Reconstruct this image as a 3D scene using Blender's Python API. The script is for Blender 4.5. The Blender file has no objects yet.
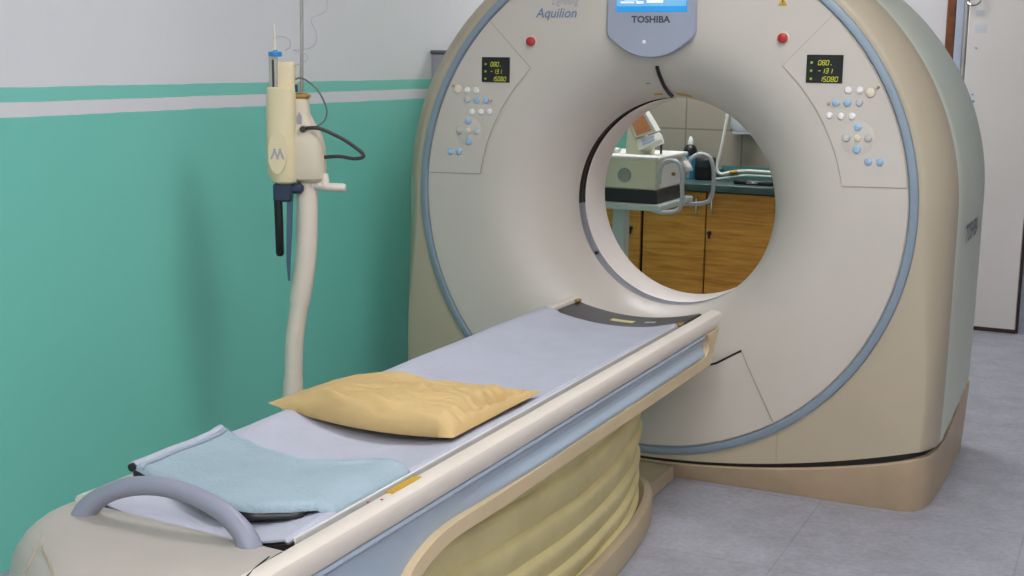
import bpy, math, random
from mathutils import Vector, Matrix, noise
from mathutils.geometry import tessellate_polygon
PI = math.pi; sin, cos = math.sin, math.cos
random.seed(7)
COL = bpy.context.scene.collection
SC = bpy.context.scene

# ------------------------------------------------------------------ camera
F = 1300.0
YAW, PITCH, ROLL = -.445, -.176, -.013
CAM = Vector((1.423, -4.011, 1.389))
def cam_axes():
    f = Vector((sin(YAW)*cos(PITCH), cos(YAW)*cos(PITCH), sin(PITCH)))
    r = Vector((cos(YAW), -sin(YAW), 0)); d = f.cross(r)
    c, s = cos(ROLL), sin(ROLL)
    return c*r + s*d, -s*r + c*d, f
RX, DN, FW = cam_axes()
cam = bpy.data.cameras.new('camera'); cam.sensor_width = 36; cam.lens = F/1024*36
cam.clip_start = .05; cam.clip_end = 60
co = bpy.data.objects.new('camera', cam); COL.objects.link(co)
co.matrix_world = Matrix(((RX.x, -DN.x, -FW.x, CAM.x), (RX.y, -DN.y, -FW.y, CAM.y), (RX.z, -DN.z, -FW.z, CAM.z), (0, 0, 0, 1)))
SC.camera = co
def at(px, py, y=None, x=None, z=None):          # a pixel of the photograph on a real plane of the room
    d = RX*((px-512)/F) + DN*((py-288)/F) + FW
    t = (y-CAM.y)/d.y if y is not None else (x-CAM.x)/d.x if x is not None else (z-CAM.z)/d.z
    return CAM + d*t

# ------------------------------------------------------------------ materials
def lin(c):
    o = []
    for v in c:
        v /= 255.
        o.append(v/12.92 if v <= .04045 else ((v+.055)/1.055)**2.4)
    return tuple(o) + (1,)
def mat(name, rgb, rough=.5, metal=0, var=.05, scale=6, bump=0, bscale=60, emit=0, trans=0, coat=0, alt=None, spec=.5):
    m = bpy.data.materials.new(name); m.use_nodes = True
    nt = m.node_tree; b = nt.nodes['Principled BSDF']
    b.inputs['Roughness'].default_value = rough; b.inputs['Metallic'].default_value = metal
    b.inputs['Specular IOR Level'].default_value = spec
    c = lin(rgb); tc = nt.nodes.new('ShaderNodeTexCoord')
    n = nt.nodes.new('ShaderNodeTexNoise'); n.inputs['Scale'].default_value = scale; n.inputs['Detail'].default_value = 4
    nt.links.new(tc.outputs['Object'], n.inputs['Vector'])
    r = nt.nodes.new('ShaderNodeValToRGB')
    lo = tuple(v*(1-var) for v in c[:3]) + (1,); hi = tuple(min(1, v*(1+var)) for v in c[:3]) + (1,)
    if alt: lo, hi = lin(alt), c
    r.color_ramp.elements[0].color = lo; r.color_ramp.elements[1].color = hi
    r.color_ramp.elements[0].position = .35; r.color_ramp.elements[1].position = .65
    nt.links.new(n.outputs['Fac'], r.inputs['Fac']); nt.links.new(r.outputs['Color'], b.inputs['Base Color'])
    if bump:
        n2 = nt.nodes.new('ShaderNodeTexNoise'); n2.inputs['Scale'].default_value = bscale
        nt.links.new(tc.outputs['Object'], n2.inputs['Vector'])
        bp = nt.nodes.new('ShaderNodeBump'); bp.inputs['Strength'].default_value = bump; bp.inputs['Distance'].default_value = .01
        nt.links.new(n2.outputs['Fac'], bp.inputs['Height']); nt.links.new(bp.outputs['Normal'], b.inputs['Normal'])
    if emit:
        b.inputs['Emission Color'].default_value = c; b.inputs['Emission Strength'].default_value = emit
    if trans:
        b.inputs['Transmission Weight'].default_value = trans; b.inputs['IOR'].default_value = 1.3
    if coat:
        b.inputs['Coat Weight'].default_value = coat
    return m
M = {}
M['face'] = mat('gantry_cover_white', (197, 188, 177), .38, var=.02, scale=3)
M['body'] = mat('gantry_shell_cream', (178, 165, 142), .4, var=.02, scale=3)
M['rear'] = mat('gantry_rear_grey_green', (208, 212, 194), .4, var=.02, scale=3)
M['base'] = mat('gantry_base_tan', (188, 165, 134), .45, var=.06, scale=9)
M['ring'] = mat('trim_blue_grey', (130, 145, 157), .35, var=.03)
M['groove'] = mat('groove_tan', (172, 158, 138), .6)
M['groove_dark'] = mat('groove_dark_brown', (92, 74, 44), .7)
M['dark'] = mat('dark_gap', (22, 18, 16), .7)
M['black'] = mat('black_plastic', (18, 18, 20), .35)
M['window'] = mat('scan_window_dark', (30, 20, 16), .25, alt=(14, 10, 9), scale=4)
M['window_grey'] = mat('scan_window_grey', (128, 130, 138), .3)
M['liner'] = mat('bore_liner', (224, 214, 206), .35, var=.02)
M['unit'] = mat('display_bezel_blue_grey', (155, 160, 174), .35, var=.03)
M['screen'] = mat('screen_blue', (40, 150, 220), .3, emit=.28, var=.02)
M['screen_lt'] = mat('screen_pale_blue', (120, 180, 220), .3, emit=.25)
M['screen_white'] = mat('screen_text_white', (235, 240, 245), .3, emit=.3)
M['ink'] = mat('ink_dark', (70, 66, 74), .5)
M['ink_blue'] = mat('ink_blue_grey', (110, 128, 158), .5)
M['ink_pale'] = mat('ink_pale_grey', (160, 158, 166), .5)
M['ink_side'] = mat('ink_side_grey', (112, 116, 126), .5)
M['led'] = mat('led_yellow_green', (196, 200, 50), .4, emit=.35, var=.01)
M['led_green'] = mat('led_green', (140, 165, 50), .4, emit=.2, var=.01)
M['btn_white'] = mat('button_white', (236, 230, 226), .3, var=.01)
M['btn_blue'] = mat('button_blue', (156, 184, 210), .3, var=.04)
M['btn_grey'] = mat('button_grey', (190, 188, 184), .3)
M['btn_cream'] = mat('button_cream', (216, 204, 180), .3)
M['red'] = mat('emergency_red', (178, 44, 44), .35)
M['yellow'] = mat('sticker_yellow', (192, 149, 36), .5)
M['yellow_pale'] = mat('sticker_pale_yellow', (226, 214, 150), .5)
M['rail'] = mat('couch_cream', (221, 210, 197), .4, var=.025, scale=5)
M['cap'] = mat('couch_end_cap', (174, 165, 155), .42, var=.03, scale=6)
M['lip'] = mat('couch_cream_shaded', (205, 183, 145), .45, var=.04, scale=7)  # couch cream darkened to beige, shading put into the colour
M['panel_blue'] = mat('couch_side_blue_grey', (163, 176, 189), .33, var=.03)
M['handle'] = mat('handle_blue_grey', (139, 140, 154), .4, var=.03)
M['cradle'] = mat('cradle_black', (18, 17, 17), .35, alt=(52, 46, 42), scale=3)
M['rim'] = mat('cradle_rim_grey', (206, 204, 200), .4)
M['sheet'] = mat('sheet_lilac_grey', (182, 183, 195), .75, var=.035, scale=9, bump=.25, bscale=90)
M['pad'] = mat('pad_light_blue', (156, 175, 183), .75, var=.05, scale=10, bump=.35, bscale=120)
M['piping'] = mat('pad_piping_grey', (140, 148, 162), .7)
M['pillow'] = mat('pillow_ochre', (201, 170, 115), .7, var=.05, scale=5, bump=.3, bscale=35)
M['bellows'] = mat('bellows_cream', (207, 193, 140), .7, var=.07, scale=7, bump=.2, bscale=20)
M['plinth'] = mat('plinth_beige', (176, 159, 131), .5, var=.06, scale=8)
M['steel'] = mat('brushed_steel', (175, 172, 166), .3, metal=.9)
M['chrome'] = mat('chrome', (205, 205, 205), .15, metal=1)
M['brass'] = mat('brass', (168, 132, 70), .4, metal=.6)
M['inj'] = mat('injector_cream', (222, 207, 168), .4, var=.03)
M['inj_side'] = mat('injector_pale_cream', (212, 200, 176), .4, var=.03)
M['inj_col'] = mat('injector_column_grey_white', (223, 209, 192), .45, var=.04)
M['navy'] = mat('navy_bracket', (36, 52, 74), .45)
M['slate'] = mat('slate_strap', (70, 96, 112), .5)
M['blue'] = mat('cap_blue', (52, 140, 200), .35)
M['clear'] = mat('clear_plastic', (225, 225, 220), .15, trans=.6)
M['tube'] = mat('clear_tubing', (172, 172, 176), .3)
M['cable'] = mat('cable_grey_black', (52, 50, 50), .5)
M['cable2'] = mat('cable_grey_green', (96, 112, 104), .5)
M['vent'] = mat('machine_cream_green', (208, 208, 180), .45, var=.03)
M['vent_white'] = mat('machine_white', (222, 222, 212), .45)
M['vent_dark'] = mat('machine_dark_band', (38, 42, 46), .4)
M['vent_side'] = mat('machine_band_grey', (88, 92, 100), .4)
M['grille'] = mat('grille_grey', (140, 148, 140), .6)
M['shelf'] = mat('shelf_grey_green', (190, 204, 194), .45)
M['tubegrey'] = mat('cart_tube_grey', (176, 182, 182), .35)
M['screen_brown'] = mat('screen_brown', (214, 142, 98), .5, var=.1, scale=14)
M['keys'] = mat('keypad_lilac', (164, 172, 190), .5)
M['counter'] = mat('counter_green_grey', (56, 80, 74), .4, var=.08)
M['door_white'] = mat('door_leaf_white', (216, 210, 204), .5, var=.02, scale=2)
M['jamb'] = mat('jamb_brown', (122, 64, 22), .5, alt=(86, 44, 14), scale=14)
M['jamb_grey'] = mat('jamb_blue_grey', (168, 178, 194), .45)
M['edge_brown'] = mat('door_edge_dark_brown', (52, 26, 18), .6)
M['box_grey'] = mat('wall_box_grey', (172, 170, 178), .5)
M['box_top'] = mat('wall_box_lid_dark', (104, 104, 112), .5)
M['white_wall'] = mat('wall_white', (208, 205, 206), .7, var=.015, scale=1.5, bump=.06, bscale=25)
M['corridor'] = mat('corridor_blue_grey', (150, 160, 176), .7)
M['ceil'] = mat('ceiling_white', (216, 216, 214), .8, var=.01)
M['lampframe'] = mat('lamp_frame', (220, 220, 220), .4)
M['lamp'] = mat('lamp_diffuser', (250, 251, 255), .5, emit=20.5, var=.005)
M['teal_thing'] = mat('teal_tray', (70, 120, 112), .45)
M['bottle_blue'] = mat('bottle_blue', (60, 150, 190), .35)
M['paper'] = mat('paper_white', (206, 206, 212), .8)

def wood_mat():
    m = bpy.data.materials.new('cabinet_wood'); m.use_nodes = True; nt = m.node_tree; b = nt.nodes['Principled BSDF']
    b.inputs['Roughness'].default_value = .4
    tc = nt.nodes.new('ShaderNodeTexCoord'); mp = nt.nodes.new('ShaderNodeMapping'); mp.inputs['Scale'].default_value = (3, 3, 34)
    n = nt.nodes.new('ShaderNodeTexNoise'); n.inputs['Scale'].default_value = 1.6; n.inputs['Detail'].default_value = 6; n.inputs['Distortion'].default_value = .6
    r = nt.nodes.new('ShaderNodeValToRGB'); r.color_ramp.elements[0].color = lin((171, 113, 38)); r.color_ramp.elements[1].color = lin((214, 154, 66))
    r.color_ramp.elements[0].position = .3; r.color_ramp.elements[1].position = .7
    nt.links.new(tc.outputs['Object'], mp.inputs['Vector']); nt.links.new(mp.outputs['Vector'], n.inputs['Vector'])
    nt.links.new(n.outputs['Fac'], r.inputs['Fac']); nt.links.new(r.outputs['Color'], b.inputs['Base Color'])
    return m
M['wood'] = wood_mat()
M['wood_dark'] = mat('wood_shadow_gap', (40, 26, 12), .7)

def stripe_wall_mat():                            # painted bands at fixed heights on the plaster
    m = bpy.data.materials.new('wall_teal_bands'); m.use_nodes = True; nt = m.node_tree; b = nt.nodes['Principled BSDF']
    b.inputs['Roughness'].default_value = .45
    g = nt.nodes.new('ShaderNodeNewGeometry'); sx = nt.nodes.new('ShaderNodeSeparateXYZ'); nt.links.new(g.outputs['Position'], sx.inputs[0])
    n = nt.nodes.new('ShaderNodeTexNoise'); n.inputs['Scale'].default_value = 2.2; n.inputs['Detail'].default_value = 5
    nt.links.new(g.outputs['Position'], n.inputs['Vector'])
    n3 = nt.nodes.new('ShaderNodeTexNoise'); n3.inputs['Scale'].default_value = 9
    nt.links.new(g.outputs['Position'], n3.inputs['Vector'])
    ma = nt.nodes.new('ShaderNodeMath'); ma.operation = 'MULTIPLY_ADD'; ma.inputs[1].default_value = .006
    nt.links.new(n3.outputs['Fac'], ma.inputs[0]); nt.links.new(sx.outputs['Z'], ma.inputs[2])
    mr = nt.nodes.new('ShaderNodeMath'); mr.operation = 'DIVIDE'; mr.inputs[1].default_value = 2.0
    nt.links.new(ma.outputs[0], mr.inputs[0])
    r = nt.nodes.new('ShaderNodeValToRGB'); r.color_ramp.interpolation = 'CONSTANT'
    e = r.color_ramp.elements; teal = lin((122, 206, 189)); wh = lin((228, 228, 229))
    e[0].position = 0; e[0].color = teal
    e[1].position = 1.2145/2; e[1].color = lin((228, 225, 227))
    k = e.new(1.2565/2); k.color = lin((128, 208, 192)); k = e.new(1.2965/2); k.color = wh
    nt.links.new(mr.outputs[0], r.inputs['Fac'])
    mx = nt.nodes.new('ShaderNodeMixRGB'); mx.blend_type = 'MULTIPLY'; mx.inputs['Fac'].default_value = 1
    r2 = nt.nodes.new('ShaderNodeValToRGB'); r2.color_ramp.elements[0].color = (.93, .93, .93, 1); r2.color_ramp.elements[1].color = (1, 1, 1, 1)
    nt.links.new(n.outputs['Fac'], r2.inputs['Fac'])
    nt.links.new(r.outputs['Color'], mx.inputs[1]); nt.links.new(r2.outputs['Color'], mx.inputs[2]); nt.links.new(mx.outputs[0], b.inputs['Base Color'])
    n2 = nt.nodes.new('ShaderNodeTexNoise'); n2.inputs['Scale'].default_value = 14
    nt.links.new(g.outputs['Position'], n2.inputs['Vector'])
    bp = nt.nodes.new('ShaderNodeBump'); bp.inputs['Strength'].default_value = .1; bp.inputs['Distance'].default_value = .01
    nt.links.new(n2.outputs['Fac'], bp.inputs['Height']); nt.links.new(bp.outputs['Normal'], b.inputs['Normal'])
    return m
M['wall_left'] = stripe_wall_mat()

def floor_mat():
    m = bpy.data.materials.new('floor_terrazzo'); m.use_nodes = True; nt = m.node_tree; b = nt.nodes['Principled BSDF']
    b.inputs['Roughness'].default_value = .42
    g = nt.nodes.new('ShaderNodeNewGeometry')
    n = nt.nodes.new('ShaderNodeTexNoise'); n.inputs['Scale'].default_value = 7; n.inputs['Detail'].default_value = 8; n.inputs['Roughness'].default_value = .7
    nt.links.new(g.outputs['Position'], n.inputs['Vector'])
    r = nt.nodes.new('ShaderNodeValToRGB'); r.color_ramp.elements[0].color = lin((144, 144, 151)); r.color_ramp.elements[1].color = lin((168, 168, 177))
    r.color_ramp.elements[0].position = .3; r.color_ramp.elements[1].position = .7
    nt.links.new(n.outputs['Fac'], r.inputs['Fac'])
    v = nt.nodes.new('ShaderNodeTexVoronoi'); v.inputs['Scale'].default_value = 60
    nt.links.new(g.outputs['Position'], v.inputs['Vector'])
    mx = nt.nodes.new('ShaderNodeMixRGB'); mx.blend_type = 'OVERLAY'; mx.inputs['Fac'].default_value = .12
    nt.links.new(r.outputs['Color'], mx.inputs[1]); nt.links.new(v.outputs['Distance'], mx.inputs[2])
    br = nt.nodes.new('ShaderNodeTexBrick'); br.offset = 0; br.inputs['Scale'].default_value = 1
    br.inputs['Brick Width'].default_value = .61; br.inputs['Row Height'].default_value = .61; br.inputs['Mortar Size'].default_value = .003
    br.inputs['Color1'].default_value = (1, 1, 1, 1); br.inputs['Color2'].default_value = (.97, .97, .97, 1); br.inputs['Mortar'].default_value = (.82, .82, .82, 1)
    nt.links.new(g.outputs['Position'], br.inputs['Vector'])
    m2 = nt.nodes.new('ShaderNodeMixRGB'); m2.blend_type = 'MULTIPLY'; m2.inputs['Fac'].default_value = 1
    nt.links.new(mx.outputs[0], m2.inputs[1]); nt.links.new(br.outputs['Color'], m2.inputs[2]); nt.links.new(m2.outputs[0], b.inputs['Base Color'])
    return m
M['floor'] = floor_mat()

def tile_mat():
    m = bpy.data.materials.new('wall_tile_beige'); m.use_nodes = True; nt = m.node_tree; b = nt.nodes['Principled BSDF']
    b.inputs['Roughness'].default_value = .35
    g = nt.nodes.new('ShaderNodeNewGeometry'); mp = nt.nodes.new('ShaderNodeMapping')
    mp.inputs['Rotation'].default_value = (PI/2, 0, 0)
    s = nt.nodes.new('ShaderNodeSeparateXYZ'); cmb = nt.nodes.new('ShaderNodeCombineXYZ')
    nt.links.new(g.outputs['Position'], s.inputs[0]); nt.links.new(s.outputs['X'], cmb.inputs['X']); nt.links.new(s.outputs['Z'], cmb.inputs['Y'])
    ad = nt.nodes.new('ShaderNodeVectorMath'); ad.inputs[1].default_value = (.592, .005, 0); nt.links.new(cmb.outputs[0], ad.inputs[0])
    br = nt.nodes.new('ShaderNodeTexBrick'); br.offset = 0; br.inputs['Scale'].default_value = 1
    br.inputs['Brick Width'].default_value = .333; br.inputs['Row Height'].default_value = .333; br.inputs['Mortar Size'].default_value = .005
    br.inputs['Color1'].default_value = lin((158, 146, 131)); br.inputs['Color2'].default_value = lin((150, 139, 125)); br.inputs['Mortar'].default_value = lin((122, 111, 99))
    nt.links.new(ad.outputs[0], br.inputs['Vector']); nt.links.new(br.outputs['Color'], b.inputs['Base Color'])
    return m
M['tile'] = tile_mat()

# ------------------------------------------------------------------ builders
def wm(o):
    m = o.matrix_basis.copy()
    while o.parent:
        o = o.parent; m = o.matrix_basis @ m
    return m
class MB:
    def __init__(s): s.v = []; s.f = []
    def add(s, vs, fs):
        k = len(s.v); s.v += [Vector(p) for p in vs]; s.f += [tuple(i+k for i in f) for f in fs]; return s
    def box(s, a, b, b1=0):
        x0, y0, z0 = a; x1, y1, z1 = b
        c = b1
        if c <= 0:
            return s.add([(x0,y0,z0),(x1,y0,z0),(x1,y1,z0),(x0,y1,z0),(x0,y0,z1),(x1,y0,z1),(x1,y1,z1),(x0,y1,z1)],
                         [(3,2,1,0),(4,5,6,7),(0,1,5,4),(1,2,6,5),(2,3,7,6),(3,0,4,7)])
        vs = []; ctr = Vector(((x0+x1)/2, (y0+y1)/2, (z0+z1)/2)); h = Vector((x1-x0, y1-y0, z1-z0))/2
        idx = {}
        for sx in (-1, 1):
            for sy in (-1, 1):
                for sz in (-1, 1):
                    for ax in range(3):
                        p = Vector((sx*(h.x-(c if ax != 0 else 0)), sy*(h.y-(c if ax != 1 else 0)), sz*(h.z-(c if ax != 2 else 0))))
                        idx[(sx, sy, sz, ax)] = len(vs); vs.append(ctr+p)
        fs = []
        for ax in range(3):
            o = [i for i in range(3) if i != ax]
            for sg in (-1, 1):
                q = []
                for (a1, b1_) in ((-1,-1),(1,-1),(1,1),(-1,1)):
                    t = [0,0,0]; t[ax] = sg; t[o[0]] = a1; t[o[1]] = b1_; q.append(idx[(t[0],t[1],t[2],ax)])
                fs.append(tuple(q))
        for ax in range(3):                      # edge chamfers along axis ax
            o = [i for i in range(3) if i != ax]
            for s1 in (-1, 1):
                for s2 in (-1, 1):
                    q = []
                    for sg, order in ((-1, (0, 1)), (1, (1, 0))):
                        for w in order:
                            t = [0,0,0]; t[ax] = sg; t[o[0]] = s1; t[o[1]] = s2
                            q.append(idx[(t[0],t[1],t[2],o[w])])
                    fs.append(tuple(q))
        for sx in (-1, 1):
            for sy in (-1, 1):
                for sz in (-1, 1):
                    fs.append(tuple(idx[(sx,sy,sz,a)] for a in range(3)))
        return s.add(vs, fs)
    def tube(s, pts, r, n=10, caps=True, flat=1.0):
        pts = [Vector(p) for p in pts]; R = r if isinstance(r, (list, tuple)) else [r]*len(pts)
        vs = []; fs = []; up = None
        for i, p in enumerate(pts):
            t = (pts[min(i+1, len(pts)-1)] - pts[max(i-1, 0)]).normalized()
            if up is None:
                up = t.orthogonal().normalized()
                if abs(t.z) < .9: up = (Vector((0,0,1)) - t*t.z).normalized()
            else: up = (up - t*up.dot(t)).normalized()
            w = t.cross(up)
            for k in range(n):
                a = 2*PI*k/n; vs.append(p + (up*cos(a) + w*sin(a)*flat)*R[i])
        for i in range(len(pts)-1):
            for k in range(n):
                k2 = (k+1) % n; fs.append((i*n+k, i*n+k2, (i+1)*n+k2, (i+1)*n+k))
        if caps: fs += [tuple(range(n))[::-1], tuple((len(pts)-1)*n+k for k in range(n))]
        return s.add(vs, fs)
    def lathe(s, prof, c=(0,0,0), axis='z', n=32, a0=0, a1=2*PI, close=True, caps=False):
        full = abs(a1-a0-2*PI) < 1e-6; N = n if full else n+1; vs = []; fs = []
        for (r, h) in prof:
            for k in range(N):
                a = a0+(a1-a0)*k/n; u, v = r*cos(a), r*sin(a)
                p = (u, v, h) if axis == 'z' else (u, h, v) if axis == 'y' else (h, u, v)
                vs.append(Vector(p)+Vector(c))
        for i in range(len(prof)-1):
            for k in range(n):
                k2 = (k+1) % N; fs.append((i*N+k, i*N+k2, (i+1)*N+k2, (i+1)*N+k))
        if caps: fs += [tuple(range(N))[::-1], tuple((len(prof)-1)*N+k for k in range(N))]
        return s.add(vs, fs)
    def prism(s, poly, a, b, axis='y', shear=None):   # poly in the other two axes
        n = len(poly); vs = []
        for h in (a, b):
            for p in poly:
                hh = h(p) if callable(h) else h
                vs.append((p[0], hh, p[1]) if axis == 'y' else (hh, p[0], p[1]) if axis == 'x' else (p[0], p[1], hh))
        tri = tessellate_polygon([[Vector((p[0], p[1], 0)) for p in poly]])
        fs = [tuple(t) for t in tri] + [tuple(i+n for i in t)[::-1] for t in tri]
        fs += [(i, (i+1) % n, n+(i+1) % n, n+i) for i in range(n)]
        return s.add(vs, fs)
    def grid(s, fn, nu, nv, thick=None):
        vs = [Vector(fn(i/nu, j/nv)) for j in range(nv+1) for i in range(nu+1)]; W = nu+1
        fs = [(j*W+i, j*W+i+1, (j+1)*W+i+1, (j+1)*W+i) for j in range(nv) for i in range(nu)]
        if thick is not None:
            k = len(vs); vs += [v+Vector(thick) for v in vs]
            fs += [tuple(q+k for q in f)[::-1] for f in fs]
            for i in range(nu): fs += [(i, i+1, k+i+1, k+i), (nv*W+i+1, nv*W+i, k+nv*W+i, k+nv*W+i+1)]
            for j in range(nv): fs += [((j+1)*W, j*W, k+j*W, k+(j+1)*W), (j*W+nu, (j+1)*W+nu, k+(j+1)*W+nu, k+j*W+nu)]
        return s.add(vs, fs)
    def build(s, name, m, parent=None, local=False, ang=38, origin=None, flip=False):
        me = bpy.data.meshes.new(name); o = bpy.data.objects.new(name, me); COL.objects.link(o)
        vs = s.v
        if parent is not None:
            o.parent = parent
            if not local:
                inv = wm(parent).inverted(); vs = [inv @ v for v in vs]
        else:
            if origin is None:
                xs = [v.x for v in vs]; ys = [v.y for v in vs]; origin = ((min(xs)+max(xs))/2, (min(ys)+max(ys))/2, min(v.z for v in vs))
            o.location = origin; vs = [v-Vector(origin) for v in vs]
        me.from_pydata([tuple(v) for v in vs], [], s.f); me.validate(); me.update()
        import bmesh
        bm = bmesh.new(); bm.from_mesh(me)
        bmesh.ops.remove_doubles(bm, verts=bm.verts, dist=1e-6)
        bmesh.ops.recalc_face_normals(bm, faces=bm.faces)
        bm.to_mesh(me); bm.free()
        me.shade_smooth(); me.set_sharp_from_angle(angle=math.radians(ang))
        me.materials.append(m)
        return o
def tag(o, label, cat, group=None, kind=None):
    o['label'] = label; o['category'] = cat
    if group: o['group'] = group
    if kind: o['kind'] = kind
    return o
def thing(name, loc, label, cat, rz=0, group=None):
    o = bpy.data.objects.new(name, None); COL.objects.link(o); o.empty_display_size = .1
    o.location = loc; o.rotation_euler = (0, 0, rz)
    o.matrix_basis = Matrix.Translation(Vector(loc)) @ Matrix.Rotation(rz, 4, 'Z')
    return tag(o, label, cat, group)
def struct(o): o['kind'] = 'structure'; return o
def plab(o, t): o['label'] = t; return o
def crom(pts, n=8):                               # smooth curve through points
    P = [Vector(p) for p in pts]; P = [P[0]*2-P[1]] + P + [P[-1]*2-P[-2]]; out = []
    for i in range(1, len(P)-2):
        for k in range(n):
            t = k/n; a, b, c, d = P[i-1], P[i], P[i+1], P[i+2]
            out.append(.5*((2*b) + (c-a)*t + (2*a-5*b+4*c-d)*t*t + (3*b-a-3*c+d)*t**3))
    out.append(P[-2]); return out
def text_into(mb, s, x0, x1, z0, z1, y, shear=0, weight=0, depth=.0006, fx=None):
    cu = bpy.data.curves.new('t', 'FONT'); cu.body = s; cu.shear = shear; cu.offset = weight; cu.resolution_u = 3
    ob = bpy.data.objects.new('t', cu); COL.objects.link(ob)
    me = bpy.data.meshes.new_from_object(ob)
    bpy.data.objects.remove(ob); bpy.data.curves.remove(cu)
    vs = [v.co.copy() for v in me.vertices]; fs = [tuple(p.vertices) for p in me.polygons]
    bpy.data.meshes.remove(me)
    mnx = min(v.x for v in vs); mxx = max(v.x for v in vs); mny = min(v.y for v in vs); mxy = max(v.y for v in vs)
    out = []
    for v in vs:
        x = x0+(v.x-mnx)/(mxx-mnx)*(x1-x0); z = z0+(v.y-mny)/(mxy-mny)*(z1-z0)
        out.append((x, y, z) if fx is None else fx(x, z))
    mb.add(out, fs)

# ------------------------------------------------------------------ room shell
XL, XR, YF, YB, ZC = -1.24, 3.6, -6.2, 3.22, 2.85
YC = 5.2
struct(MB().box((XL-.1, YF-.1, -.1), (XR+.1, YC+.1, 0)).build('floor', M['floor']))
struct(MB().box((XL-.1, YF-.1, ZC), (XR+.1, YC+.1, ZC+.1)).build('ceiling', M['ceil']))
struct(MB().box((XL-.1, YF-.1, 0), (XL, YC+.1, ZC)).build('wall_left', M['wall_left']))
struct(MB().box((XR, YF-.1, 0), (XR+.1, YC+.1, ZC)).build('wall_right', M['white_wall']))
struct(MB().box((XL, YF-.1, 0), (XR, YF, ZC)).build('wall_front', M['white_wall']))
struct(MB().box((XL, YC, 0), (XR, YC+.1, ZC)).build('wall_corridor', M['corridor']))
# back wall with an opening 0.56..1.95 wide, 2.25 high
w = MB().box((XL, YB, 0), (.52, YB+.12, ZC)).box((1.95, YB, 0), (XR, YB+.12, ZC)).box((.52, YB, 2.25), (1.95, YB+.12, ZC))
struct(w.build('wall_back', M['white_wall']))
struct(MB().box((XL, YB-.012, 0), (.05, YB-.001, 1.5)).build('trim_1', M['tile']))
# doorway: brown jamb, blue-grey frame, bright rail and the white leaf
t = MB().box((.475, YB-.05, 0), (.522, YB-.001, 2.28), .006)
struct(t.build('trim_2', M['jamb']))
struct(MB().box((.523, YB-.06, 0), (.563, YB-.001, 2.26), .004).build('trim_3', M['jamb_grey']))
dl = thing('door_leaf', (.76, YB-.09, 0), 'wide white door leaf behind the right side of the scanner', 'door')
MB().box((.592, YB-.112, .006), (.934, YB-.072, 2.2), .004).build('panel', M['door_white'], dl)
plab(MB().box((.9345, YB-.112, .006), (.947, YB-.072, 2.2), .002).build('edge_strip', M['edge_brown'], dl), 'dark brown door edge')
plab(MB().box((.592, YB-.1125, .002), (.934, YB-.0725, .022)).build('bottom_strip', M['edge_brown'], dl), 'dark strip along the foot of the door')
mb = MB(); mb.tube([(.578, YB-.10, 0), (.578, YB-.10, 2.2)], .011, 12); plab(mb.build('edge_rail', M['steel'], dl), 'round metal rail on the hinge side')
for (px, py, r) in ((972.5, 94.5, .005), (973.2, 101.5, .007)):
    p = at(px, py, y=YB-.1125); plab(MB().lathe([(.001, -.003), (r, -.002), (r, .001)], p, 'y', 14).build('screw_cover', M['blue'], dl), 'small blue dot')
p = at(976, 48, y=YB-.113); MB().lathe([(.001, -.004), (.006, -.003), (.006, .001)], p, 'y', 12).build('screw', M['steel'], dl)
for (px, py, w_, h_) in ((980, 13, .04, .03), (981, 29, .06, .04)):
    p = at(px, py, y=YB-.1122); plab(MB().box((p.x-w_/2, p.y-.0006, p.z-h_/2), (p.x+w_/2, p.y, p.z+h_/2)).build('faded_sticker', mat('faded_sticker_blue', (202, 202, 208), .6, var=.06, scale=40), dl), 'faded bluish sticker mark')
p = at(975, 2, y=YB-.12)
mb = MB().tube(crom([(p.x-.035, p.y+.006, p.z+.03), (p.x-.03, p.y-.02, p.z-.005), (p.x, p.y-.03, p.z-.018), (p.x+.028, p.y-.02, p.z), (p.x+.03, p.y+.006, p.z+.03)], 5), .0045, 8); mb.build('pull_handle', M['chrome'], dl)
# grey trunking box on the left wall behind the scanner
tr = thing('wall_trunking_box', (-1.2, .9, 0), 'tall grey trunking box with dark lid on the teal wall behind scanner', 'box')
MB().box((-1.239, .765, 0), (-1.165, 1.06, 1.398), .006).build('body', M['box_grey'], tr)
plab(MB().box((-1.239, .755, 1.398), (-1.158, 1.07, 1.412), .004).build('lid', M['box_top'], tr), 'dark grey lid')

# ceiling lamps, all unseen: assumed, with places and sizes chosen for the light
for i, (x, y) in enumerate(((.85, -1.3), (.8, -4.9), (2.3, -3.3), (2.7, -5.2), (-.6, 2.2), (1.4, 4.5))):
    hl = (.50, .72, .50, .72, .57, .30)[i]
    l = thing('unseen_ceiling_lamp', (x, y, ZC-.05), ['unseen square ceiling lamp over the scanner couch', 'unseen square ceiling lamp over the near end of the room', 'unseen square ceiling lamp by the right wall, far row', 'unseen square ceiling lamp by the right wall, near row', 'unseen ceiling lamp behind the scanner over the cabinets', 'unseen ceiling lamp in the corridor beyond the door'][i], 'lamp', group='unseen ceiling lamps')
    f = MB()
    for (a, b) in (((-hl-.03, -.3), (hl+.03, -.27)), ((-hl-.03, .27), (hl+.03, .3)), ((-hl-.03, -.27), (-hl, .27)), ((hl, -.27), (hl+.03, .27))):
        f.box((x+a[0], y+a[1], ZC-.05), (x+b[0], y+b[1], ZC))
    f.build('frame', M['lampframe'], l)
    d = MB().box((x-hl, y-.27, ZC-.04), (x+hl, y+.27, ZC-.03)).build('diffuser', M['lamp'], l)

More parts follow.
